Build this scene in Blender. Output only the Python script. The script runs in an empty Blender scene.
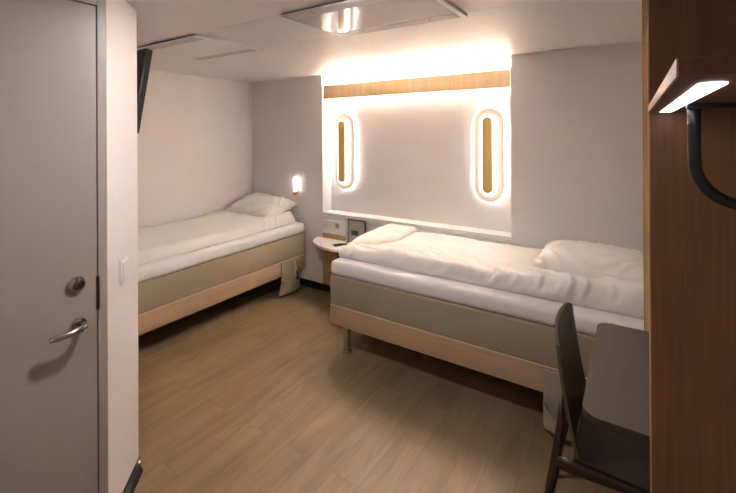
import bpy, bmesh, math, random
from mathutils import Vector, Matrix, noise
random.seed(4)
C = bpy.context.scene.collection
PI = math.pi

# ---------------------------------------------------------------- materials
def new_mat(name):
    m = bpy.data.materials.new(name); m.use_nodes = True
    nt = m.node_tree
    return m, nt, nt.nodes['Principled BSDF']

def srgb(r, g, b):
    f = lambda v: ((v/255+.055)/1.055)**2.4 if v/255 > .04045 else v/255/12.92
    return (f(r), f(g), f(b), 1)

def plain(name, col, rough=.5, metal=0, bump=0, bscale=80, var=.04, spec=.5, coat=0):
    """plain surface with a fine procedural mottling and bump"""
    m, nt, b = new_mat(name)
    tc = nt.nodes.new('ShaderNodeTexCoord')
    n = nt.nodes.new('ShaderNodeTexNoise'); n.inputs['Scale'].default_value = bscale
    n.inputs['Detail'].default_value = 3
    nt.links.new(tc.outputs['Object'], n.inputs['Vector'])
    mx = nt.nodes.new('ShaderNodeMix'); mx.data_type = 'RGBA'
    c = col
    mx.inputs[6].default_value = (c[0]*(1-var), c[1]*(1-var), c[2]*(1-var), 1)
    mx.inputs[7].default_value = (min(1, c[0]*(1+var)), min(1, c[1]*(1+var)), min(1, c[2]*(1+var)), 1)
    nt.links.new(n.outputs['Fac'], mx.inputs[0])
    nt.links.new(mx.outputs[2], b.inputs['Base Color'])
    b.inputs['Roughness'].default_value = rough
    b.inputs['Metallic'].default_value = metal
    b.inputs['Specular IOR Level'].default_value = spec
    b.inputs['Coat Weight'].default_value = coat
    if bump:
        bp = nt.nodes.new('ShaderNodeBump'); bp.inputs['Strength'].default_value = bump
        bp.inputs['Distance'].default_value = .002
        nt.links.new(n.outputs['Fac'], bp.inputs['Height'])
        nt.links.new(bp.outputs['Normal'], b.inputs['Normal'])
    return m

def wood(name, c1, c2, axis='z', scale=1.0, rough=.45, coat=0, fine=60):
    """wood grain running along the axis"""
    m, nt, b = new_mat(name)
    tc = nt.nodes.new('ShaderNodeTexCoord')
    mp = nt.nodes.new('ShaderNodeMapping')
    s = [14*scale]*3; s['xyz'.index(axis)] = .9*scale
    mp.inputs['Scale'].default_value = s
    nt.links.new(tc.outputs['Object'], mp.inputs['Vector'])
    n = nt.nodes.new('ShaderNodeTexNoise'); n.inputs['Scale'].default_value = 1.6
    n.inputs['Detail'].default_value = 6; n.inputs['Roughness'].default_value = .6
    n.inputs['Distortion'].default_value = .6
    nt.links.new(mp.outputs[0], n.inputs['Vector'])
    mp2 = nt.nodes.new('ShaderNodeMapping')
    s2 = [fine*scale*2]*3; s2['xyz'.index(axis)] = 3*scale
    mp2.inputs['Scale'].default_value = s2
    nt.links.new(tc.outputs['Object'], mp2.inputs['Vector'])
    n2 = nt.nodes.new('ShaderNodeTexNoise'); n2.inputs['Scale'].default_value = 1.5
    n2.inputs['Detail'].default_value = 3
    nt.links.new(mp2.outputs[0], n2.inputs['Vector'])
    add = nt.nodes.new('ShaderNodeMath'); add.operation = 'MULTIPLY_ADD'
    nt.links.new(n2.outputs['Fac'], add.inputs[0]); add.inputs[1].default_value = .45
    sc = nt.nodes.new('ShaderNodeMath'); sc.operation = 'MULTIPLY'; sc.inputs[1].default_value = .6
    nt.links.new(n.outputs['Fac'], sc.inputs[0]); nt.links.new(sc.outputs[0], add.inputs[2])
    r = nt.nodes.new('ShaderNodeValToRGB')
    r.color_ramp.elements[0].position = .35; r.color_ramp.elements[0].color = c1
    r.color_ramp.elements[1].position = .68; r.color_ramp.elements[1].color = c2
    nt.links.new(add.outputs[0], r.inputs[0]); nt.links.new(r.outputs[0], b.inputs['Base Color'])
    b.inputs['Roughness'].default_value = rough; b.inputs['Coat Weight'].default_value = coat
    bp = nt.nodes.new('ShaderNodeBump'); bp.inputs['Strength'].default_value = .15
    bp.inputs['Distance'].default_value = .001
    nt.links.new(add.outputs[0], bp.inputs['Height']); nt.links.new(bp.outputs[0], b.inputs['Normal'])
    return m

def emis(name, col, strength):
    m, nt, b = new_mat(name)
    b.inputs['Base Color'].default_value = (.8, .8, .8, 1)
    b.inputs['Emission Color'].default_value = col
    b.inputs['Emission Strength'].default_value = strength
    return m

def fabric(name, col, weave=900, rough=.95, var=.08, bump=.3):
    m, nt, b = new_mat(name)
    tc = nt.nodes.new('ShaderNodeTexCoord')
    w = nt.nodes.new('ShaderNodeTexNoise'); w.inputs['Scale'].default_value = weave
    w.inputs['Detail'].default_value = 1
    nt.links.new(tc.outputs['Object'], w.inputs['Vector'])
    mx = nt.nodes.new('ShaderNodeMix'); mx.data_type = 'RGBA'
    mx.inputs[6].default_value = tuple(v*(1-var) for v in col[:3])+(1,)
    mx.inputs[7].default_value = tuple(min(1, v*(1+var)) for v in col[:3])+(1,)
    nt.links.new(w.outputs['Fac'], mx.inputs[0]); nt.links.new(mx.outputs[2], b.inputs['Base Color'])
    b.inputs['Roughness'].default_value = rough
    b.inputs['Sheen Weight'].default_value = .15
    bp = nt.nodes.new('ShaderNodeBump'); bp.inputs['Strength'].default_value = bump
    bp.inputs['Distance'].default_value = .0008
    nt.links.new(w.outputs['Fac'], bp.inputs['Height']); nt.links.new(bp.outputs[0], b.inputs['Normal'])
    return m

def floor_mat():
    m, nt, b = new_mat('vinyl plank floor')
    tc = nt.nodes.new('ShaderNodeTexCoord')
    mp = nt.nodes.new('ShaderNodeMapping'); mp.inputs['Rotation'].default_value = (0, 0, PI/2)
    nt.links.new(tc.outputs['Object'], mp.inputs['Vector'])
    br = nt.nodes.new('ShaderNodeTexBrick')
    br.offset = .37; br.inputs['Scale'].default_value = 1
    br.inputs['Brick Width'].default_value = 1.1; br.inputs['Row Height'].default_value = .15
    br.inputs['Mortar Size'].default_value = .0012; br.inputs['Mortar Smooth'].default_value = .3
    br.inputs['Color1'].default_value = (.15, .15, .15, 1); br.inputs['Color2'].default_value = (.85, .85, .85, 1)
    br.inputs['Mortar'].default_value = (.3, .3, .3, 1)
    nt.links.new(mp.outputs[0], br.inputs['Vector'])
    # grain stretched along Y, shifted per plank
    sh = nt.nodes.new('ShaderNodeVectorMath'); sh.operation = 'MULTIPLY_ADD'
    nt.links.new(br.outputs['Color'], sh.inputs[0]); sh.inputs[1].default_value = (3, 7, 5)
    nt.links.new(tc.outputs['Object'], sh.inputs[2])
    mg = nt.nodes.new('ShaderNodeMapping'); mg.inputs['Scale'].default_value = (7, 1.0, 1)
    nt.links.new(sh.outputs[0], mg.inputs['Vector'])
    n = nt.nodes.new('ShaderNodeTexNoise'); n.inputs['Scale'].default_value = 1.5
    n.inputs['Detail'].default_value = 6; n.inputs['Roughness'].default_value = .62; n.inputs['Distortion'].default_value = 1.0
    nt.links.new(mg.outputs[0], n.inputs['Vector'])
    mf = nt.nodes.new('ShaderNodeMapping'); mf.inputs['Scale'].default_value = (90, 5, 1)
    nt.links.new(sh.outputs[0], mf.inputs['Vector'])
    n2 = nt.nodes.new('ShaderNodeTexNoise'); n2.inputs['Scale'].default_value = 1.5; n2.inputs['Detail'].default_value = 4
    nt.links.new(mf.outputs[0], n2.inputs['Vector'])
    a = nt.nodes.new('ShaderNodeMath'); a.operation = 'MULTIPLY_ADD'
    nt.links.new(n.outputs['Fac'], a.inputs[0]); a.inputs[1].default_value = .72
    a2 = nt.nodes.new('ShaderNodeMath'); a2.operation = 'MULTIPLY_ADD'
    nt.links.new(n2.outputs['Fac'], a2.inputs[0]); a2.inputs[1].default_value = .18
    a3 = nt.nodes.new('ShaderNodeMath'); a3.operation = 'MULTIPLY'; a3.inputs[1].default_value = .08
    nt.links.new(br.outputs['Color'], a3.inputs[0])
    nt.links.new(a3.outputs[0], a2.inputs[2]); nt.links.new(a2.outputs[0], a.inputs[2])
    r = nt.nodes.new('ShaderNodeValToRGB')
    e = r.color_ramp.elements
    e[0].position = .32; e[0].color = srgb(116, 93, 67)
    e[1].position = .72; e[1].color = srgb(156, 131, 101)
    k = e.new(.5); k.color = srgb(137, 113, 85)
    nt.links.new(a.outputs[0], r.inputs[0])
    mx = nt.nodes.new('ShaderNodeMix'); mx.data_type = 'RGBA'; mx.blend_type = 'MULTIPLY'
    inv = nt.nodes.new('ShaderNodeMath'); inv.operation = 'MULTIPLY'; inv.inputs[1].default_value = .45
    nt.links.new(br.outputs['Fac'], inv.inputs[0]); nt.links.new(inv.outputs[0], mx.inputs[0])
    nt.links.new(r.outputs[0], mx.inputs[6]); mx.inputs[7].default_value = (.3, .25, .2, 1)
    nt.links.new(mx.outputs[2], b.inputs['Base Color'])
    b.inputs['Roughness'].default_value = .42
    bp = nt.nodes.new('ShaderNodeBump'); bp.inputs['Strength'].default_value = .12; bp.inputs['Distance'].default_value = .001
    nt.links.new(a.outputs[0], bp.inputs['Height']); nt.links.new(bp.outputs[0], b.inputs['Normal'])
    return m

M = dict(
    wall=plain('wall laminate', srgb(236, 228, 224), .42, bump=.05, bscale=30, var=.012),
    ceil=plain('ceiling panel lacquer', srgb(238, 229, 225), .42, bscale=12, var=.01, spec=.35),
    white=plain('white lacquer', srgb(238, 234, 228), .35, bscale=20, var=.01),
    floor=floor_mat(),
    black=plain('black skirting', srgb(30, 28, 27), .35, bscale=30, var=.1),
    door=plain('grey door paint', srgb(176, 164, 154), .42, bump=.06, bscale=220, var=.015),
    frame=plain('door frame paint', srgb(178, 165, 158), .4, bscale=60, var=.01),
    chrome=plain('satin chrome', srgb(190, 185, 180), .16, 1, bscale=40, var=.03),
    steel=plain('brushed steel', srgb(186, 172, 150), .28, 1, bscale=40, var=.05),
    darksteel=plain('dark lock metal', srgb(120, 112, 106), .3, 1, bscale=40, var=.05),
    oak=wood('oak veneer', srgb(104, 66, 33), srgb(128, 84, 44), 'z', 1, .5),
    oakedge=wood('oak edge band', srgb(176, 132, 84), srgb(208, 166, 116), 'z', 1, .45),
    oaklit=wood('lit oak veneer', srgb(214, 170, 116), srgb(234, 196, 146), 'z', 1, .5),  # oak lightened to stand in for room light on the far partition
    shelfw=wood('pale shelf laminate', srgb(168, 136, 108), srgb(190, 160, 130), 'y', 1, .45),
    beech=wood('beech valance', srgb(208, 176, 130), srgb(230, 204, 162), 'z', 1, .45),
    beechx=wood('beech bed rail', srgb(186, 152, 120), srgb(204, 174, 144), 'x', .6, .42),
    beechp=wood('beech panel', srgb(178, 140, 96), srgb(202, 166, 120), 'z', .8, .45),
    gold=wood('golden lamp wood', srgb(232, 192, 116), srgb(244, 210, 144), 'z', 1, .4),
    divan=fabric('taupe upholstery', srgb(168, 152, 128)),
    piping=fabric('pale piping', srgb(214, 194, 160)),
    sheet=fabric('white cotton', srgb(240, 236, 234), 500, .85, .01, .1),
    satin=fabric('white cotton sateen', srgb(240, 234, 228), 500, .5, .01, .06),
    canvas=fabric('olive canvas', srgb(170, 158, 138), 300, .95, .15, .5),
    tvb=plain('television casing', srgb(40, 34, 26), .35, bscale=40, var=.1),
    screen=plain('television screen', srgb(16, 15, 15), .08, bscale=10, var=.02),
    blackm=plain('black powder coat', srgb(30, 28, 28), .42, bscale=200, var=.1),
    desk=plain('taupe desk linoleum', srgb(88, 80, 74), .42, bump=.05, bscale=300, var=.03),
    deskedge=plain('dark desk edge', srgb(60, 50, 42), .5, bscale=60, var=.06),
    chairb=wood('dark stained plywood', srgb(50, 36, 29), srgb(74, 55, 44), 'z', 1, .38),
    chaire=plain('plywood edge', srgb(100, 84, 68), .45, bscale=120, var=.12),
    chairs=wood('dark stained seat', srgb(40, 31, 25), srgb(56, 44, 34), 'x', 1, .42),
    chairl=wood('dark chair legs', srgb(42, 27, 20), srgb(62, 40, 30), 'z', 1, .38),
    brass=plain('brass', srgb(206, 160, 84), .28, 1, bscale=40, var=.04),
    cream=plain('cream lamp plate', srgb(236, 220, 198), .4, bscale=40, var=.02),
    plastic=plain('switch plastic', srgb(232, 228, 224), .35, bscale=40, var=.01),
    greyp=plain('grey socket insert', srgb(176, 170, 166), .4, bscale=40, var=.02),
    strip=plain('ceiling grille strip', srgb(198, 188, 180), .4, bscale=300, var=.03),
    gloss=plain('polished ceiling panel', srgb(222, 210, 202), .12, bscale=12, var=.01, spec=.8, coat=.6),
    screw=plain('screw', srgb(120, 110, 102), .35, 1, bscale=40, var=.03),
    dark=plain('painted gap shade', srgb(60, 54, 50), .7, bscale=40, var=.03),
    card=plain('grey printed card', srgb(176, 172, 160), .3, bscale=25, var=.06),
    cardp=plain('card print', srgb(84, 80, 76), .4, bscale=60, var=.1),
    leaflet=plain('pale grey board', srgb(214, 208, 202), .35, bscale=30, var=.02),
    cove=emis('cove light', (1, .99, .99, 1), 46),
    halo=emis('lamp halo light', (.93, .96, 1, 1), 1.8),
    face=emis('lamp diffuser light', (1, .97, .94, 1), .75),
    read=emis('reading lamp light', (1, .96, .93, 1), .55),
    led=emis('shelf led light', (.84, .88, 1, 1), .5),
    down=emis('fill_light', (1, .98, .97, 1), 28),
    down2=emis('entrance downlight', (1, .96, .94, 1), 3),
)

# ---------------------------------------------------------------- helpers
def add_box(bm, x0, x1, y0, y1, z0, z1, bev=0, seg=2):
    t = bmesh.new()
    vs = [t.verts.new((x, y, z)) for z in (z0, z1) for y in (y0, y1) for x in (x0, x1)]
    for f in ((0, 2, 3, 1), (4, 5, 7, 6), (0, 1, 5, 4), (1, 3, 7, 5), (3, 2, 6, 7), (2, 0, 4, 6)):
        t.faces.new([vs[i] for i in f])
    if bev: bmesh.ops.bevel(t, geom=t.edges[:], offset=bev, segments=seg, affect='EDGES', profile=.5)
    merge(bm, t)
def merge(bm, t):
    me = bpy.data.meshes.new('tmp'); t.to_mesh(me); t.free(); bm.from_mesh(me); bpy.data.meshes.remove(me)
def box(*a, **k):
    bm = bmesh.new(); add_box(bm, *a, **k); return bm
def prism(pts, lo, hi, axis='z', bev=0, seg=2):
    """polygon pts (2D) extruded along the axis; for axis y the points are (x, z), for axis x (y, z)"""
    bm = bmesh.new()
    def P(p, h): return {'z': (p[0], p[1], h), 'y': (p[0], h, p[1]), 'x': (h, p[0], p[1])}[axis]
    a = [bm.verts.new(P(p, lo)) for p in pts]; b = [bm.verts.new(P(p, hi)) for p in pts]
    n = len(pts)
    fa = bm.faces.new(a); fb = bm.faces.new(b[::-1])
    for i in range(n): bm.faces.new((a[i], b[i], b[(i+1) % n], a[(i+1) % n]))
    if bev:
        es = list(set(fa.edges[:]+fb.edges[:]))
        bmesh.ops.bevel(bm, geom=es, offset=bev, segments=seg, affect='EDGES', profile=.5)
    bmesh.ops.recalc_face_normals(bm, faces=bm.faces)
    return bm
def stadium(cx, cz, w, h, n=16):
    r = w/2; p = []
    for i in range(n+1): a = PI*i/n; p.append((cx+r*math.cos(a), cz+h/2-r+r*math.sin(a)))
    for i in range(n+1): a = PI+PI*i/n; p.append((cx+r*math.cos(a), cz-h/2+r+r*math.sin(a)))
    return p
def circ(cx, cy, r, n=24): return [(cx+r*math.cos(2*PI*i/n), cy+r*math.sin(2*PI*i/n)) for i in range(n)]
def tube(bm, pts, rads, n=12, flat=1.0):
    pts = [Vector(p) for p in pts]
    if not isinstance(rads, (list, tuple)): rads = [rads]*len(pts)
    up = None; rings = []
    for i, p in enumerate(pts):
        d = (pts[min(i+1, len(pts)-1)]-pts[max(i-1, 0)]).normalized()
        if up is None:
            up = Vector((0, 0, 1)) if abs(d.z) < .9 else Vector((1, 0, 0))
        u = (up-d*up.dot(d)).normalized(); v = d.cross(u); up = u
        rings.append([bm.verts.new(p+(u*math.cos(2*PI*k/n)+v*math.sin(2*PI*k/n)*flat)*rads[i]) for k in range(n)])
    for a, b in zip(rings, rings[1:]):
        for k in range(n): bm.faces.new((a[k], a[(k+1) % n], b[(k+1) % n], b[k]))
    bm.faces.new(rings[0][::-1]); bm.faces.new(rings[-1])
    return bm
def lathe(bm, prof, cx, cy, n=24):
    rings = [[bm.verts.new((cx+r*math.cos(2*PI*k/n), cy+r*math.sin(2*PI*k/n), z)) for k in range(n)] for r, z in prof]
    for a, b in zip(rings, rings[1:]):
        for k in range(n): bm.faces.new((a[k], a[(k+1) % n], b[(k+1) % n], b[k]))
    bm.faces.new(rings[0][::-1]); bm.faces.new(rings[-1])
    return bm
def obj(name, bm, mat, parent=None, smooth=False, loc=None, mats=None):
    bmesh.ops.recalc_face_normals(bm, faces=bm.faces)
    me = bpy.data.meshes.new(name); bm.to_mesh(me); bm.free()
    me.materials.append(M[mat])
    for x in (mats or []): me.materials.append(M[x])
    if smooth:
        me.shade_smooth()
        if smooth != 'all': me.set_sharp_from_angle(angle=math.radians(40))
    o = bpy.data.objects.new(name, me); C.objects.link(o)
    if loc: o.location = loc
    if parent: o.parent = parent
    return o
def tag(o, label=None, cat=None, group=None, kind=None):
    if label: o['label'] = label
    if cat: o['category'] = cat
    if group: o['group'] = group
    if kind: o['kind'] = kind
    return o
def thing(name, label, cat, loc=(0, 0, 0), rotz=0, group=None):
    o = bpy.data.objects.new(name, None); C.objects.link(o)
    o.empty_display_size = .1
    o.location = loc; o.rotation_euler = (0, 0, rotz)
    return tag(o, label, cat, group)
def struct(name, bm, mat, label=None, smooth=False, mats=None):
    o = obj(name, bm, mat, None, smooth, mats=mats); o['kind'] = 'structure'
    if label: o['label'] = label
    return o
def dup(root, loc, rotz=None, label=None):
    r = root.copy(); C.objects.link(r); r.location = loc
    if rotz is not None: r.rotation_euler = (0, 0, rotz)
    if label: r['label'] = label
    for ch in list(root.children):
        c = ch.copy(); C.objects.link(c); c.parent = r
        for g in ch.children:
            d = g.copy(); C.objects.link(d); d.parent = c
    return r

# ---------------------------------------------------------------- room dimensions (metres)
H = 2.2
XL, YB, XR, YN = -3.715, 3.21, .52, -1.0
AX0, AX1, AY = -2.665, -.79, 3.35      # alcove
T = .1

# floor and ceiling
struct('floor', box(XL-T, XR+T, YN-T, YB+.3, -.06, 0), 'floor', 'brown wood plank vinyl floor')
bm = bmesh.new()
add_box(bm, XL-T, XR+T, YN-T, YB+.3, H+.012, H+.06)
g = .0015
xs = [XL-T, -2.16, -1.465, -.69, XR+T]
for y0, y1, cuts in ((YN-T, 1.45, [XL-T, XR+T]), (1.45, 1.95, xs), (1.95, YB+.3, [XL-T, XR+T])):
    for a, b in zip(cuts, cuts[1:]):
        add_box(bm, a+g, b-g, y0+g, y1-g, H, H+.013)
struct('ceiling', bm, 'ceil', 'glossy off-white panelled ceiling')

# walls
struct('wall_left', box(XL-T, XL, 1.01, YB+.3, 0, H), 'wall', 'off-white wall beside the left bed')
bm = bmesh.new()
add_box(bm, XL, AX0, YB, YB+.3, 0, H)
add_box(bm, AX1, XR, YB, YB+.3, 0, H)
add_box(bm, AX0, AX1, AY, YB+.3, .76, H)
add_box(bm, AX0, AX1, YB, YB+.3, 0, .76)
struct('wall_back', bm, 'wall', 'off-white back wall with lit recess')
struct('wall_right', box(XR, XR+T, YN, YB+.3, 0, H), 'wall', 'off-white right wall')
struct('wall_near', box(-2.3, XR+T, YN-T, YN, 0, H), 'wall', 'off-white wall behind the viewpoint')
# corridor wall with angled corner
DX = -1.755
struct('wall_front', prism([(XL-T, 1.01), (-1.98, 1.01), (DX, .777), (-2.05, .777), (-2.05, .86), (XL-T, .86)], 0, H), 'wall',
       'pale wall with an angled corner beside the door')
# door wall: frame, leaf
bm = bmesh.new()
add_box(bm, DX-.10, DX, .744, .7765, 0, H, .002)
add_box(bm, DX-.10, DX, YN, -.22, 0, H)
add_box(bm, DX-.10, DX, -.22, .744, 2.112, H, .002)
add_box(bm, DX-.2, DX-.10, YN-T, .7765, 0, H)
struct('wall_door', bm, 'frame', 'grey door surround')
door = struct('door_1', box(DX-.05, DX-.001, -.216, .740, .008, 2.108, .0015), 'door', 'grey cabin door')
# lock and lever on the leaf
def disc_x(y, z, r, x0, x1, bev=.002): return prism(circ(y, z, r, 28), x0, x1, 'x', bev)
lk = obj('door_lock', disc_x(.668, 1.044, .030, DX, DX+.010, .004), 'chrome', door, True); lk['label'] = 'oval steel deadbolt lock'
kh = obj('key_cylinder', disc_x(.668, 1.040, .014, DX+.009, DX+.014, .002), 'darksteel', lk, True)
hd = obj('door_handle', disc_x(.675, .893, .026, DX, DX+.012, .004), 'chrome', door, True); hd['label'] = 'chrome lever handle'
bm = bmesh.new()
pth = [(DX+.008, .680, .893), (DX+.03, .682, .893), (DX+.045, .678, .892), (DX+.054, .664, .891), (DX+.056, .64, .889), (DX+.054, .60, .887),
       (DX+.050, .582, .886), (DX+.047, .568, .885)]
tube(bm, pth, [.011, .011, .012, .012, .0115, .011, .0105, .007], 14)
obj('lever', bm, 'chrome', hd, 'all')
pl = obj('strike_plate', box(DX-.004, DX+.0015, .736, .749, .922, 1.052, .001), 'darksteel', door); pl['label'] = 'grey steel strike plate'

# skirting
BH = .065
def skirt(name, p0, p1, nrm):
    bm = bmesh.new(); t = .012
    a, b, n = Vector(p0), Vector(p1), Vector(nrm).normalized()
    prof = [(0, 0), (t+.008, 0), (t+.003, .006), (t-.002, .018), (t-.004, BH-.004), (t-.008, BH), (0, BH)]
    ra = [bm.verts.new((a.x+n.x*d, a.y+n.y*d, z)) for d, z in prof]
    rb = [bm.verts.new((b.x+n.x*d, b.y+n.y*d, z)) for d, z in prof]
    for i in range(len(prof)): j = (i+1) % len(prof); bm.faces.new((ra[i], ra[j], rb[j], rb[i]))
    bm.faces.new(ra[::-1]); bm.faces.new(rb)
    return struct(name, bm, 'black', 'black vinyl skirting')
skirt('baseboard_back', (XL, YB), (XR, YB), (0, -1))
skirt('baseboard_left', (XL, 1.01), (XL, YB-.001), (1, 0))
skirt('baseboard_corner', (DX, .777), (-1.98, 1.01), (.719, .695))
skirt('baseboard_front', (-1.98, 1.01), (XL+.021, 1.01), (0, 1))

# recess sill, lining strips, panels under the sill
struct('trim_1', box(AX0, AX1, YB-.006, AY, .762, .80, .003), 'white', 'white sill of the lit recess')
bm = bmesh.new()
add_box(bm, AX0+.002, AX1-.002, YB-.006, YB, BH+.001, .588, .001)
struct('trim_2', bm, 'beechp', 'beech panel under the recess')
bm = bmesh.new()
add_box(bm, AX0+.002, AX1-.002, YB-.008, YB, .592, .758, .001)
struct('trim_3', bm, 'white', 'white socket panel under the recess')

# ---------------------------------------------------------------- valance with cove light
t = thing('light_valance', 'long pale beech valance across the top of the lit recess', 'light valance', ((AX0+AX1)/2, YB+.025, 1.957))
hw = (AX1-AX0)/2-.006
obj('fascia', box(-hw, hw, -.01, .01, 0, .14, .002), 'beech', t)
obj('light_blocker', box(-hw, hw, .0101, .068, .030, .036), 'white', t)  # unseen board added to block the cove light downwards
obj('led_strip', box(-hw+.03, hw-.02, .030, .055, .0362, .042), 'cove', t)
for x in (-hw+.03, -.3, .3, hw-.03): obj('bracket', box(x-.012, x+.012, .0101, .114, .087, .105), 'white', t)

# wall lamps in the recess (origin on the recess wall, facing -y)
def wall_lamp(label, x):
    t = thing('wall_lamp', label, 'wall lamp', (x, AY, 1.42), 0, None)
    obj('halo_light', prism(stadium(0, 0, .17, .70), -.026, -.0005, 'y'), 'halo', t)
    obj('back_plate', prism(stadium(0, 0, .235, .765, 24), -.042, -.026, 'y', .005, 3), 'cream', t, True)
    obj('gasket', prism(stadium(0, 0, .152, .678, 20), -.0450, -.042, 'y', .001), 'darksteel', t, True)
    obj('diffuser', prism(stadium(0, 0, .142, .668, 20), -.0570, -.0422, 'y'), 'face', t, True)
    obj('wood_front', prism(stadium(0, 0, .080, .62, 20), -.094, -.0571, 'y', .006, 3), 'gold', t, True)
    return t
l1 = wall_lamp('tall oval backlit wall lamp at the left end of the recess', -2.46)
l2 = dup(l1, (-.988, AY, 1.42), None, 'tall oval backlit wall lamp at the right end of the recess')

t = thing('reading_lamp', 'small capsule reading lamp with brass end above the left bed', 'reading lamp', (-3.015, YB, 1.0))
bm = bmesh.new(); lathe(bm, [(.004, .14), (.012, .138), (.017, .130), (.019, .118), (.019, -.012)], 0, -.034, 20)
obj('glass_tube', bm, 'read', t, True)
bm = bmesh.new(); lathe(bm, [(.0215, -.012), (.0215, -.038), (.02, -.05), (.01, -.056), (.003, -.057)], 0, -.034, 20)
obj('brass_cap', bm, 'brass', t, True)
obj('wall_bracket', box(-.012, .012, -.012, 0, -.045, .13, .003), 'brass', t, True)

# ---------------------------------------------------------------- ceiling access panels
def ceiling_panel(label, cx, w, mat):
    t = thing('ceiling_panel', label, 'ceiling panel', (cx, 1.70, H))
    hw = w/2; d = .262
    obj('spacer', box(-hw+.002, hw-.0285, -d+.012, d-.001, -.009, .0), 'dark', t)  # coloured dark to paint shade into the gap above the plate
    obj('plate', box(-hw, hw-.0285, -d, d, -.0125, -.0085, .001), mat, t)
    for s in (-1, 1):
        obj('grille_strip', box(-hw+.03, hw-.045, min(s*(d-.088), s*(d-.012)), max(s*(d-.088), s*(d-.012)), -.0138, -.0122, .0005), 'strip', t)
        for x in (-hw+.18, hw-.18):
            bm = bmesh.new(); lathe(bm, [(.0055, -.0135), (.0055, -.0158), (.003, -.0168)], x, s*(d-.05), 14)
            obj('screw', bm, 'screw', t, True)
    obj('side_rail', box(hw-.028, hw+.001, -d-.001, d+.001, -.0165, 0, .001), 'white', t)
    return t
ceiling_panel('square glossy ceiling panel reflecting the recess light', -1.077, .772, 'gloss')
ceiling_panel('matt ceiling panel above the left bed beside the television', -2.515, .725, 'ceil')

# ---------------------------------------------------------------- television
t = thing('television', 'dark flat television tilted down on the wall beyond the angled corner', 'television', (-2.56, 1.01, 1.84))
tilt = Matrix.Translation((0, .142, 0)) @ Matrix.Rotation(math.radians(-9.5), 4, 'X')
def tilted(bm): bmesh.ops.transform(bm, matrix=tilt, verts=bm.verts); return bm
obj('casing', tilted(box(-.365, .365, -.020, .018, -.232, .232, .006)), 'tvb', t, True)
obj('screen', tilted(box(-.355, .355, .0182, .0200, -.222, .222)), 'screen', t)
bm = bmesh.new(); add_box(bm, -.1, .1, 0, .02, -.1, .1, .003); add_box(bm, -.03, .03, .018, .122, -.03, .03, .003)
obj('wall_mount', bm, 'blackm', t)

# ---------------------------------------------------------------- switch on the angled wall
t = thing('light_switch', 'white light switch plate on the angled wall corner', 'light switch', (-1.858, .884, 1.018), math.atan2(.719, -.695)-PI+PI/2+PI/2)
n = Vector((.719, .695, 0)); t.rotation_euler = (0, 0, math.atan2(n.y, n.x)+PI/2)    # local -y faces the room
obj('plate', box(-.040, .040, -.011, 0, -.050, .050, .003), 'plastic', t, True)
obj('rocker', box(-.026, .026, -.0155, -.011, -.038, .038, .002), 'plastic', t, True)

# wall socket on the white panel
t = thing('wall_socket', 'white socket plate with a round outlet above the bedside shelf', 'socket', (-2.535, YB-.008, .676))
obj('plate', box(-.115, .115, -.008, 0, -.044, .05, .002), 'plastic', t, True)
obj('outlet', prism(circ(.07, .006, .025, 24), -.0105, -.008, 'y', .001), 'greyp', t, True)
obj('blank_insert', box(-.10, .03, -.0095, -.008, -.028, .036, .001), 'white', t, True)

# ---------------------------------------------------------------- bedside shelf
cx, ry, rx = -2.302, .285, .413
t = thing('bedside_table', 'white half-round bedside shelf on the wall beside the right bed', 'bedside shelf', (cx, YB-.0055, .5))
pts = [(rx*math.cos(a), -ry*max(0, math.sin(a))**.9) for a in [PI*i/36 for i in range(37)]]
obj('table_top', prism(pts, .020, .041, 'z', .003, 2), 'white', t, True)
for x in (-.115, .26):
    bm = bmesh.new()
    tube(bm, [(x, -.006, -.16), (x, -.02, -.155), (x, -.05, -.12), (x, -.08, -.06), (x, -.10, -.02), (x, -.12, .008), (x, -.15, .014)], .007, 8)
    obj('bracket', bm, 'blackm', t, True)

# card stand and leaflet on the shelf
t = thing('card_stand', 'small black framed card stand on the bedside shelf', 'card stand', (-2.18, 3.12, .5410))
bm = bmesh.new()
for a in ((-.10, -.092, 0, .245), (.092, .10, 0, .245)): add_box(bm, a[0], a[1], -.006, .006, a[2], a[3], .001)
add_box(bm, -.10, .10, -.006, .006, .237, .247, .001); add_box(bm, -.10, .10, -.006, .006, 0, .008, .001)
obj('frame', bm, 'blackm', t)
cd = obj('card', box(-.092, .092, -.002, .002, .008, .237), 'card', t)
obj('print', box(-.06, .02, -.0035, -.002, .10, .145), 'cardp', cd)
bm = bmesh.new()
tube(bm, [(-.098, 0, .006), (-.17, -.04, .006), (-.20, -.10, .006), (-.155, -.125, .006), (-.13, -.04, .006), (-.098, -.0, .006)], .006, 8)
obj('foot', bm, 'blackm', t, True)
o = obj('leaflet_holder', box(-.024, .024, -.02, .02, 0, .242, .003), 'leaflet', None, True, loc=(-2.310, 3.17, .5412))
tag(o, 'slim pale grey leaflet holder standing left of the black card stand', 'leaflet holder')

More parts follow.
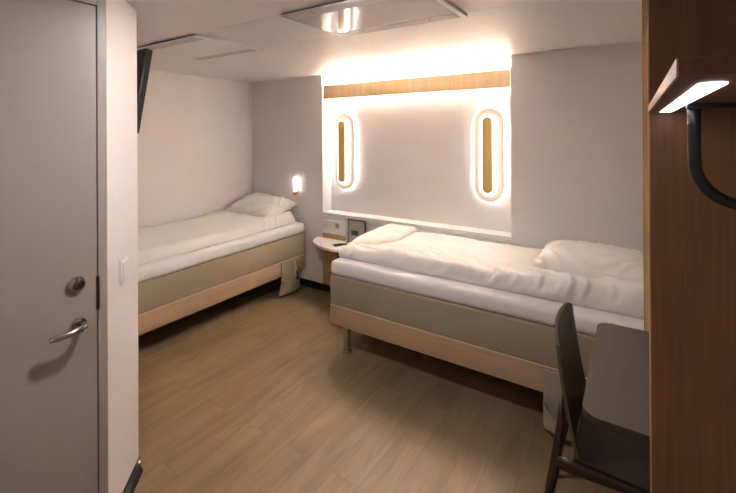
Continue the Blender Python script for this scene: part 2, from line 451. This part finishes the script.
# ---------------------------------------------------------------- beds (local: x along the length to the head, y=0 front side)
BL, BW = 2.0, .862
ZRB, ZRT, ZBT, ZMT = .196, .336, .56, .665
def make_bed(label, loc, rotz):
    t = thing('bed', label, 'bed', loc, rotz, 'single beds in the cabin')
    obj('bed_base', box(0, BL, 0, BW, ZRT+.006, ZBT, .012, 3), 'divan', t, True)
    obj('piping', box(-.003, BL+.002, -.003, BW+.001, ZRT-.001, ZRT+.008, .003, 2), 'piping', t, True)
    obj('bed_rail', box(.002, BL-.002, .002, BW-.002, ZRB, ZRT-.001, .004, 2), 'beechx', t, True)
    m = mattress(); obj('mattress', m, 'sheet', t, 'all')
    for x in (.118, BL-.21):
        for y in (.05, BW-.06):
            bm = bmesh.new(); lathe(bm, [(.024, ZRB+.001), (.024, .016)], x, y, 20)
            l = obj('leg', bm, 'steel', t, True)
            bm = bmesh.new(); lathe(bm, [(.0225, .017), (.033, .012), (.035, .006), (.034, 0)], x, y, 24)
            obj('foot', bm, 'steel', l, True)
    return t
def rounded_grid(x0, x1, y0, y1, z0, hgt, r, nx, ny, nr=7, top=None, disp=None, rz=None, under=True):
    """soft slab: rounded rims, top height from top(x, y), displaced along normals by disp(x, y, z)"""
    def axis(a, b, n):
        out = []
        for i in range(nr+1): th = PI/2*i/nr; out.append((a+r*(1-math.cos(th)), math.sin(th)))
        for i in range(1, n): out.append((a+r+(b-a-2*r)*i/n, 1))
        for i in range(nr, -1, -1): th = PI/2*i/nr; out.append((b-r*(1-math.cos(th)), math.sin(th)))
        return out
    X = axis(x0, x1, nx); Y = axis(y0, y1, ny)
    bm = bmesh.new(); G = []
    for x, fx in X:
        row = []
        for y, fy in Y:
            h = (top(x, y) if top else hgt)
            f = min(fx, fy) if min(fx, fy) > 0 and (fx < 1) != (fy < 1) else fx*fy
            row.append(bm.verts.new((x, y, z0+h*f)))
        G.append(row)
    for i in range(len(X)-1):
        for j in range(len(Y)-1): bm.faces.new((G[i][j], G[i+1][j], G[i+1][j+1], G[i][j+1]))
    if under:
        rim = [G[i][0] for i in range(len(X))]+[G[-1][j] for j in range(1, len(Y))]+[G[i][-1] for i in range(len(X)-2, -1, -1)]+[G[0][j] for j in range(len(Y)-2, 0, -1)]
        bm.faces.new(rim[::-1])
    bm.normal_update()
    if disp:
        nn = {}
        for row in G:
            for v in row: nn[v] = (v.normal.copy(), v.co.copy())
        for v, (n, c) in nn.items():
            w = min(1, (c.z-z0)/.03)
            v.co = c+n*disp(c.x, c.y, c.z)*w
    return bm
def mattress():
    bm = bmesh.new()
    add_box(bm, -.004, BL-.002, -.006, BW+.004, ZBT-.002, ZMT, .036, 5)
    return bm
bedR = make_bed('right single bed along the back wall, pillow end by the wooden partition', (-1.883, 2.345, 0), 0)
bedL = dup(bedR, (-2.895+.001, 1.203, 0), PI/2, 'left single bed along the left wall, head against the back wall')
del bedR['group']; del bedL['group']

# wrinkle field
def ridge(v): n = noise.noise(v); return (1-abs(n)*2)
def folds(x, y, z, ang, fa, fl, seed, p=3):
    s = y*1.0-z*1.0
    wx = .12*noise.noise(Vector((x*3, s*3, seed)))
    a = x*math.cos(ang)+s*math.sin(ang)+wx; l = -x*math.sin(ang)+s*math.cos(ang)
    v = ridge(Vector((a*fa, l*fl, seed)))
    return max(0, v)**p

def dispR(x, y, z):
    side = max(0, min(1, (.42-y)/.25))
    d = .010*noise.noise(Vector((x*3.5, y*4, 1)))
    d += .016*folds(x, y, z, math.radians(58), 9, 1.3, 3.1, 4)*side*1.5
    d += .010*folds(x, y, z, math.radians(56), 12, 1.2, 7.7, 3)*side*(.5+.5*min(1, x/1.2))
    d += .006*folds(x, y, z, math.radians(70), 12, 4, 1.7, 3)
    d += .017*folds(x, y, z, math.radians(50), 14, 3.0, 13.7, 5)*max(0, min(1, (x-1.1)/.4))*side
    d += .007*folds(x, y, z, math.radians(48), 24, 4.5, 21.7, 3)*max(0, min(1, (x-.8)/.4))*side
    return d
def topR(x, y):
    h = .088+.012*math.sin(y*4)
    h -= .022*max(0, 1-x/.55)
    h += .022*max(0, min(1, (x-1.3)/.3))
    h += .008*noise.noise(Vector((x*2, y*3, 9)))
    h -= .045*max(0, min(1, (x-1.33)/.1))*max(0, min(1, (y-.22)/.1))
    return h
bm = rounded_grid(.012, 1.985, .098, BW-.012, ZMT+.001, .09, .05, 190, 80, 9, topR, dispR)
duv = obj('duvet', bm, 'satin', None, 'all', loc=(-1.883, 2.345, 0))
tag(duv, 'white creased duvet spread over the right bed', 'duvet')
# folded end of that duvet
def dispF(x, y, z): return .006*noise.noise(Vector((x*6, y*6, 4)))+.003*folds(x, y, z, .6, 14, 4, 2.2)
bm = bmesh.new()
nx, ny = 70, 60
G = [[None]*(ny+1) for _ in range(nx+1)]
Gb = [[None]*(ny+1) for _ in range(nx+1)]
for i in range(nx+1):
    for j in range(ny+1):
        u, v = i/nx, j/ny
        # outline: front edge slants slightly, right end fades into the duvet
        x = .032+u*.31*(1-.10*v)
        yf = .165+.10*u+.06*u*u+.10*max(0, u-.75)**.8
        y = yf+(BW-.03-yf)*v
        e = min(1, min(u, 1-u)*12)**.5*min(1, min(v, 1-v)*14)**.5
        base = ZMT+.066+.020*min(1, v*4)+.008*min(1, u*6)-.018*(1-min(1, v*8))
        t_ = .032*e
        w = dispF(x, y, 0)
        G[i][j] = bm.verts.new((x, y, base+t_+.004+w)); Gb[i][j] = bm.verts.new((x+.003, y+.003, base-.002+w*.3))
for g_, fl in ((G, 0), (Gb, 1)):
    for i in range(nx):
        for j in range(ny):
            q = (g_[i][j], g_[i+1][j], g_[i+1][j+1], g_[i][j+1]); bm.faces.new(q[::-1] if fl else q)
rim = [(i, 0) for i in range(nx)]+[(nx, j) for j in range(ny)]+[(i, ny) for i in range(nx, 0, -1)]+[(0, j) for j in range(ny, 0, -1)]
for k in range(len(rim)):
    a, b = rim[k], rim[(k+1) % len(rim)]
    bm.faces.new((G[a[0]][a[1]], Gb[a[0]][a[1]], Gb[b[0]][b[1]], G[b[0]][b[1]]))
f = obj('folded_flap', bm, 'satin', duv, 'all'); f['label'] = 'folded over white end of the duvet'

# left duvet (same local frame, turned)
def dispL(x, y, z):
    d = .012*noise.noise(Vector((x*3, y*4, 11)))
    d += .006*folds(x, y, z, math.radians(60), 9, 2.5, 5.5, 3)
    d += .012*folds(x, y, z, math.radians(20), 11, 2.5, 8.2, 4)*max(0, min(1, (x-1.2)/.4))
    return d
def topL(x, y):
    h = .075+.028*min(1, y/.5)+.008*noise.noise(Vector((x*2, y*3, 19)))
    h += .05*max(0, min(1, (x-1.25)/.3))*(1-.5*y)
    h -= .06*max(0, min(1, (x-1.5)/.08))*max(0, min(1, (y-.1)/.1))
    return h
bm = rounded_grid(.01, 1.90, .062, BW-.055, ZMT+.001, .09, .045, 170, 80, 9, topL, dispL)
o = obj('duvet', bm, 'satin', None, 'all', loc=(-2.894, 1.203, 0)); o.rotation_euler = (0, 0, PI/2)
tag(o, 'white smooth duvet spread over the left bed', 'duvet')

# pillows
def pillow(w, d, th, seed, n=70, amp=.012):
    bm = bmesh.new(); L = []
    for s in (1, -1):
        g_ = []
        for i in range(n+1):
            r_ = []
            for j in range(n+1):
                u = -1+2*i/n; v = -1+2*j/n
                u = math.sin(u*PI/2); v = math.sin(v*PI/2)
                pin = 1-.10*(1-abs(u)**2)*(abs(v)**3) ; pin2 = 1-.10*(1-abs(v)**2)*(abs(u)**3)
                f = max(0, (1-abs(u)**3.2))*max(0, (1-abs(v)**3.2))
                z = (th*.72 if s > 0 else -th*.28)*f**.48
                x = u*w/2*pin2; y = v*d/2*pin
                wv = amp*folds(x, y, 0, .9*math.copysign(1, u*v) if abs(u*v) > .02 else .5, 11, 3, seed+s, 3)*f**.3*(.3+.7*max(abs(u), abs(v)))
                wv += .012*noise.noise(Vector((x*5, y*5, seed+s*2)))*f**.3
                r_.append(bm.verts.new((x, y, z+s*wv)))
            g_.append(r_)
        L.append(g_)
        for i in range(n):
            for j in range(n):
                q = (g_[i][j], g_[i+1][j], g_[i+1][j+1], g_[i][j+1]); bm.faces.new(q if s > 0 else q[::-1])
    bmesh.ops.remove_doubles(bm, verts=bm.verts, dist=.0004)
    return bm
o = obj('pillow', pillow(.70, .52, .145, 3.3, amp=.026), 'satin', None, 'all', loc=(-.205, 2.83, .775))
o.rotation_euler = (math.radians(3), math.radians(-1), math.radians(-4))
tag(o, 'plump creased white pillow lying on the right bed near the partition', 'pillow')
o = obj('pillow', pillow(.68, .46, .165, 8.1, amp=.02), 'satin', None, 'all', loc=(-3.34, 2.975, .800))
o.rotation_euler = (math.radians(14), math.radians(2), math.radians(3))
tag(o, 'white pillow at the head of the left bed, propped to the back wall', 'pillow')

# ---------------------------------------------------------------- hanging canvas pockets (local -y outwards)
def pocket_bag(label, loc, rotz, fl_=0.0):
    t = thing('hanging_bag', label, 'storage bag', loc, rotz)
    N = 16
    def panel(x0, x1, x0b, x1b, z0, z1, yf, nz=20, th=.003):
        bm = bmesh.new(); A = []; B = []
        for k in range(nz+1):
            v = k/nz; z = z1+(z0-z1)*v; a = x0+(x0b-x0)*v; b = x1+(x1b-x1)*v
            ra, rb = [], []
            for i in range(N+1):
                u = i/N; x = a+(b-a)*u; y = yf(u, v)
                y += -.004*noise.noise(Vector((x*30, z*14, 3)))
                zz = z
                ra.append(bm.verts.new((x, y, zz))); rb.append(bm.verts.new((x, y-th, zz)))
            A.append(ra); B.append(rb)
        for G_, fl in ((A, 1), (B, 0)):
            for k in range(nz):
                for i in range(N):
                    q = (G_[k][i], G_[k][i+1], G_[k+1][i+1], G_[k+1][i]); bm.faces.new(q[::-1] if fl else q)
        rim = [(0, i) for i in range(N)]+[(k, N) for k in range(nz)]+[(nz, i) for i in range(N, 0, -1)]+[(k, 0) for k in range(nz, 0, -1)]
        for q in range(len(rim)):
            a, b = rim[q], rim[(q+1) % len(rim)]
            bm.faces.new((A[a[0]][a[1]], A[b[0]][b[1]], B[b[0]][b[1]], B[a[0]][a[1]]))
        return bm
    obj('back_panel', panel(-.11, .075, -.11, .105, .05, .337, lambda u, v: -.004-.012*v), 'canvas', t, 'all')
    obj('strap', panel(.092, .112, .095, .118, .17, .337, lambda u, v: -.006-.03*v, 14), 'canvas', t, 'all')
    bm = panel(-.112, .112, -.108-fl_, .112+fl_*.7, .022, .215, lambda u, v: -.014-(.095*math.sin(PI*min(1, max(0, u)))**.6)*(1-.45*v)*(1 if v < .9 else (1-(v-.9)*7)), 20)
    for v_ in bm.verts:    # sagging mouth of the pocket
        k = max(0, (v_.co.z-.06)/.145); u = (v_.co.x+.11)/.22
        v_.co.z += k*(-.06*math.sin(PI*min(1, max(0, u)))+.08*(u-.5))
    obj('pocket', bm, 'canvas', t, 'all')
    return t
b1 = pocket_bag('beige canvas pocket bag hanging from the head end of the left bed', (-2.895+.006, 2.945, 0), PI/2, .045)
b2 = pocket_bag('beige canvas pocket bag hanging from the right bed behind the chair', (-.30, 2.345-.006, 0), 0)

# ---------------------------------------------------------------- wooden partitions, shelf, rail
PX = .033
def partition(name, label, y0, y1, mat='oak', z1=H-.002):
    t = thing(name, label, 'partition', ((PX+XR)/2, (y0+y1)/2, 0))
    hw = (XR-PX)/2-.0015; hy = (y1-y0)/2
    obj('panel', box(-hw+.004, hw, -hy, hy, 0, z1), mat, t)
    obj('edge_band', box(-hw, -hw+.004, -hy, hy, 0, z1, .001), 'oakedge', t)
    return t
partition('wood_partition', 'tall dark oak partition at the right beside the coat rail', 1.38, 1.398)
partition('wood_partition', 'tall oak partition standing between the desk and the right bed', 2.13, 2.15, 'oaklit')

t = thing('wardrobe_shelf', 'oak shelf with light strip beneath, fixed to the near partition', 'shelf', (.035, .49, 1.66))
obj('board', box(.0015, XR-.035-.001, 0, .888, 0, .0175, .001), 'oak', t)
obj('edge_band', box(0, .0016, 0, .888, 0, .0175), 'shelfw', t)
bm = prism([(x, y) for x, y in [(.025+.013+.013*math.cos(PI+PI*k/10), .09+.016*math.sin(PI+PI*k/10)) for k in range(11)]+[(.051, .862), (.047, .868), (.029, .868), (.025, .862)]], -.0018, -.0003, 'z')
obj('light_strip', bm, 'led', t)

t = thing('coat_rail', 'black metal tube coat rail hanging under the shelf', 'coat rail', (.0985, 1.0, 1.66))
bm = bmesh.new()
pts = [(0, 0, -.001), (0, 0, -.04), (0, 0, -.085)]
r0 = .075
for i in range(1, 11):
    a = PI/2*i/10; pts.append((r0-r0*math.cos(a), 0, -.105-r0*math.sin(a)))
pts += [(.2, 0, -.18), (.40, 0, -.18)]
pts = [(a, b, c*1.06) for a, b, c in pts]
tube(bm, pts, .0108, 18)
obj('tube', bm, 'blackm', t, 'all')
obj('mounting_bar', box(-.012, .40, -.012, .012, -.010, -.0005, .001), 'blackm', t)

# ---------------------------------------------------------------- desk
t = thing('desk', 'taupe topped desk with rounded corners between the two partitions', 'desk', (.19, 1.765, 0))
def rrect(x0, x1, y0, y1, r, n=8):
    p = [(x1, y0), (x1, y1)]
    for i in range(n+1): a = PI/2+PI/2*i/n; p.append((x0+r+r*math.cos(a), y1-r+r*math.sin(a)))
    for i in range(n+1): a = PI+PI/2*i/n; p.append((x0+r+r*math.cos(a), y0+r+r*math.sin(a)))
    return p
pp = rrect(-.330, XR-.19-.002, -.364, .362, .055)
obj('desk_top', prism(pp, .7375, .740, 'z'), 'desk', t)
obj('edge_board', prism(pp, .715, .7375, 'z'), 'deskedge', t)
obj('wall_rail', box(XR-.19-.03, XR-.19-.002, -.35, .35, .64, .715, .002), 'deskedge', t)

# ---------------------------------------------------------------- chair (local origin under the seat centre, facing +x)
t = thing('desk_chair', 'dark stained wooden chair with curved back pushed under the desk', 'chair', (.0, 1.79, 0))
def backshell():
    bm = bmesh.new(); n, m = 30, 26; F = []; B = []
    for i in range(n+1):
        v = -1+2*i/n; rf, rb = [], []
        ztop = .868-.030*abs(v)**9
        for k in range(m+1):
            s = k/m; z = .455+(ztop-.455)*s
            w = .198+.004*math.sin(PI*s)
            x = -.164-.064*s-.006*math.sin(PI*s)-.024*(1-v*v)
            y = v*w
            rf.append(bm.verts.new((x, y, z))); rb.append(bm.verts.new((x-.011, y, z+.0005)))
        F.append(rf); B.append(rb)
    faces_e = []
    for i in range(n):
        for k in range(m):
            bm.faces.new((F[i][k], F[i+1][k], F[i+1][k+1], F[i][k+1])); bm.faces.new((B[i][k], B[i][k+1], B[i+1][k+1], B[i+1][k]))
    for i in range(n):
        for k in (0, m): faces_e.append(bm.faces.new((F[i][k], F[i+1][k], B[i+1][k], B[i][k])))
    for k in range(m):
        for i in (0, n): faces_e.append(bm.faces.new((F[i][k], F[i][k+1], B[i][k+1], B[i][k])))
    for f in faces_e: f.material_index = 1
    return bm
obj('backrest', backshell(), 'chairb', t, True, mats=['chaire'])
bm = bmesh.new(); n, m = 24, 20; A = []; B = []
for i in range(n+1):
    u = i/n; x = -.185+.40*u; ra, rb = [], []
    for k in range(m+1):
        v = -1+2*k/m; y = v*(.195+.015*u)
        z = .447-.018*(1-v*v)*math.sin(PI*min(1, u*1.1))-.025*max(0, u-.85)/.15
        ra.append(bm.verts.new((x, y, z))); rb.append(bm.verts.new((x, y, z-.014)))
    A.append(ra); B.append(rb)
for i in range(n):
    for k in range(m):
        bm.faces.new((A[i][k], A[i+1][k], A[i+1][k+1], A[i][k+1])); bm.faces.new((B[i][k], B[i][k+1], B[i+1][k+1], B[i+1][k]))
for i in range(n):
    for k in (0, m): bm.faces.new((A[i][k], A[i+1][k], B[i+1][k], B[i][k]))
for k in range(m):
    for i in (0, n): bm.faces.new((A[i][k], A[i][k+1], B[i][k+1], B[i][k]))
obj('seat', bm, 'chairs', t, True)
for s in (-1, 1):
    bm = bmesh.new()
    tube(bm, [(-.322, s*.255, 0), (-.28, s*.243, .2), (-.240, s*.219, .42), (-.224, s*.196, .56), (-.222, s*.180, .65)], [.0105, .014, .0175, .013, .007], 12)
    obj('leg', bm, 'chairl', t, 'all')
    bm = bmesh.new()
    tube(bm, [(.235, s*.235, 0), (.21, s*.222, .22), (.19, s*.212, .425)], [.0105, .014, .018], 12)
    obj('leg', bm, 'chairl', t, 'all')
    bm = bmesh.new()
    tube(bm, [(-.238, s*.219, .438), (-.18, s*.212, .428), (-.05, s*.208, .426), (.08, s*.208, .424), (.19, s*.210, .416)], [.026, .022, .0175, .016, .018], 12, .62)
    obj('side_rail', bm, 'chairl', t, 'all')
bm = bmesh.new(); add_box(bm, .178, .198, -.205, .205, .385, .416, .004)
obj('front_rail', bm, 'chairl', t, True)

# ---------------------------------------------------------------- unseen fill lights added above the entrance and room to brighten them
def fill_light(label, x, y, mat='down'):
    t = thing('added_light', label, 'ceiling light', (x, y, H))
    bm = bmesh.new(); lathe(bm, [(.085, 0), (.085, -.006), (.07, -.010)], 0, 0, 28)
    obj('rim', bm, 'steel', t, True)
    bm = bmesh.new(); lathe(bm, [(.066, -.010), (.066, -.0115), (.05, -.012)], 0, 0, 28)
    obj('lens', bm, mat, t, True)
    return t
d1 = fill_light('added round fill light over the entrance', -.95, -.1, 'down2')
fill_light('added round fill light over the middle of the room', -1.1, 1.08)

# ---------------------------------------------------------------- world, camera
w = bpy.data.worlds.new('World'); bpy.context.scene.world = w; w.use_nodes = True
w.node_tree.nodes['Background'].inputs['Color'].default_value = (.02, .02, .02, 1)

f, yaw, pitch, roll, sy, h = 404.4633, .5806, -.0013, .0054, -114.2595, 1.6073
cam = bpy.data.cameras.new('camera'); co = bpy.data.objects.new('camera', cam); C.objects.link(co)
cam.sensor_fit = 'HORIZONTAL'; cam.sensor_width = 36; cam.lens = f/736*36; cam.shift_y = sy/736
cam.clip_start = .02
R = Vector((math.cos(yaw), math.sin(yaw), 0))
Fw = Vector((-math.sin(yaw)*math.cos(pitch), math.cos(yaw)*math.cos(pitch), -math.sin(pitch)))
U = Vector((-math.sin(yaw)*math.sin(pitch), math.cos(yaw)*math.sin(pitch), math.cos(pitch)))
R2 = R*math.cos(roll)-U*math.sin(roll); U2 = R*math.sin(roll)+U*math.cos(roll)
mt = Matrix((R2, U2, -Fw)).transposed().to_4x4(); mt.translation = (0, 0, h)
co.matrix_world = mt
sc = bpy.context.scene; sc.camera = co
sc.view_settings.view_transform = 'Standard'; sc.view_settings.look = 'None'
sc.view_settings.gamma = 1; sc.view_settings.use_curve_mapping = False
sc.view_settings.exposure = 3.45
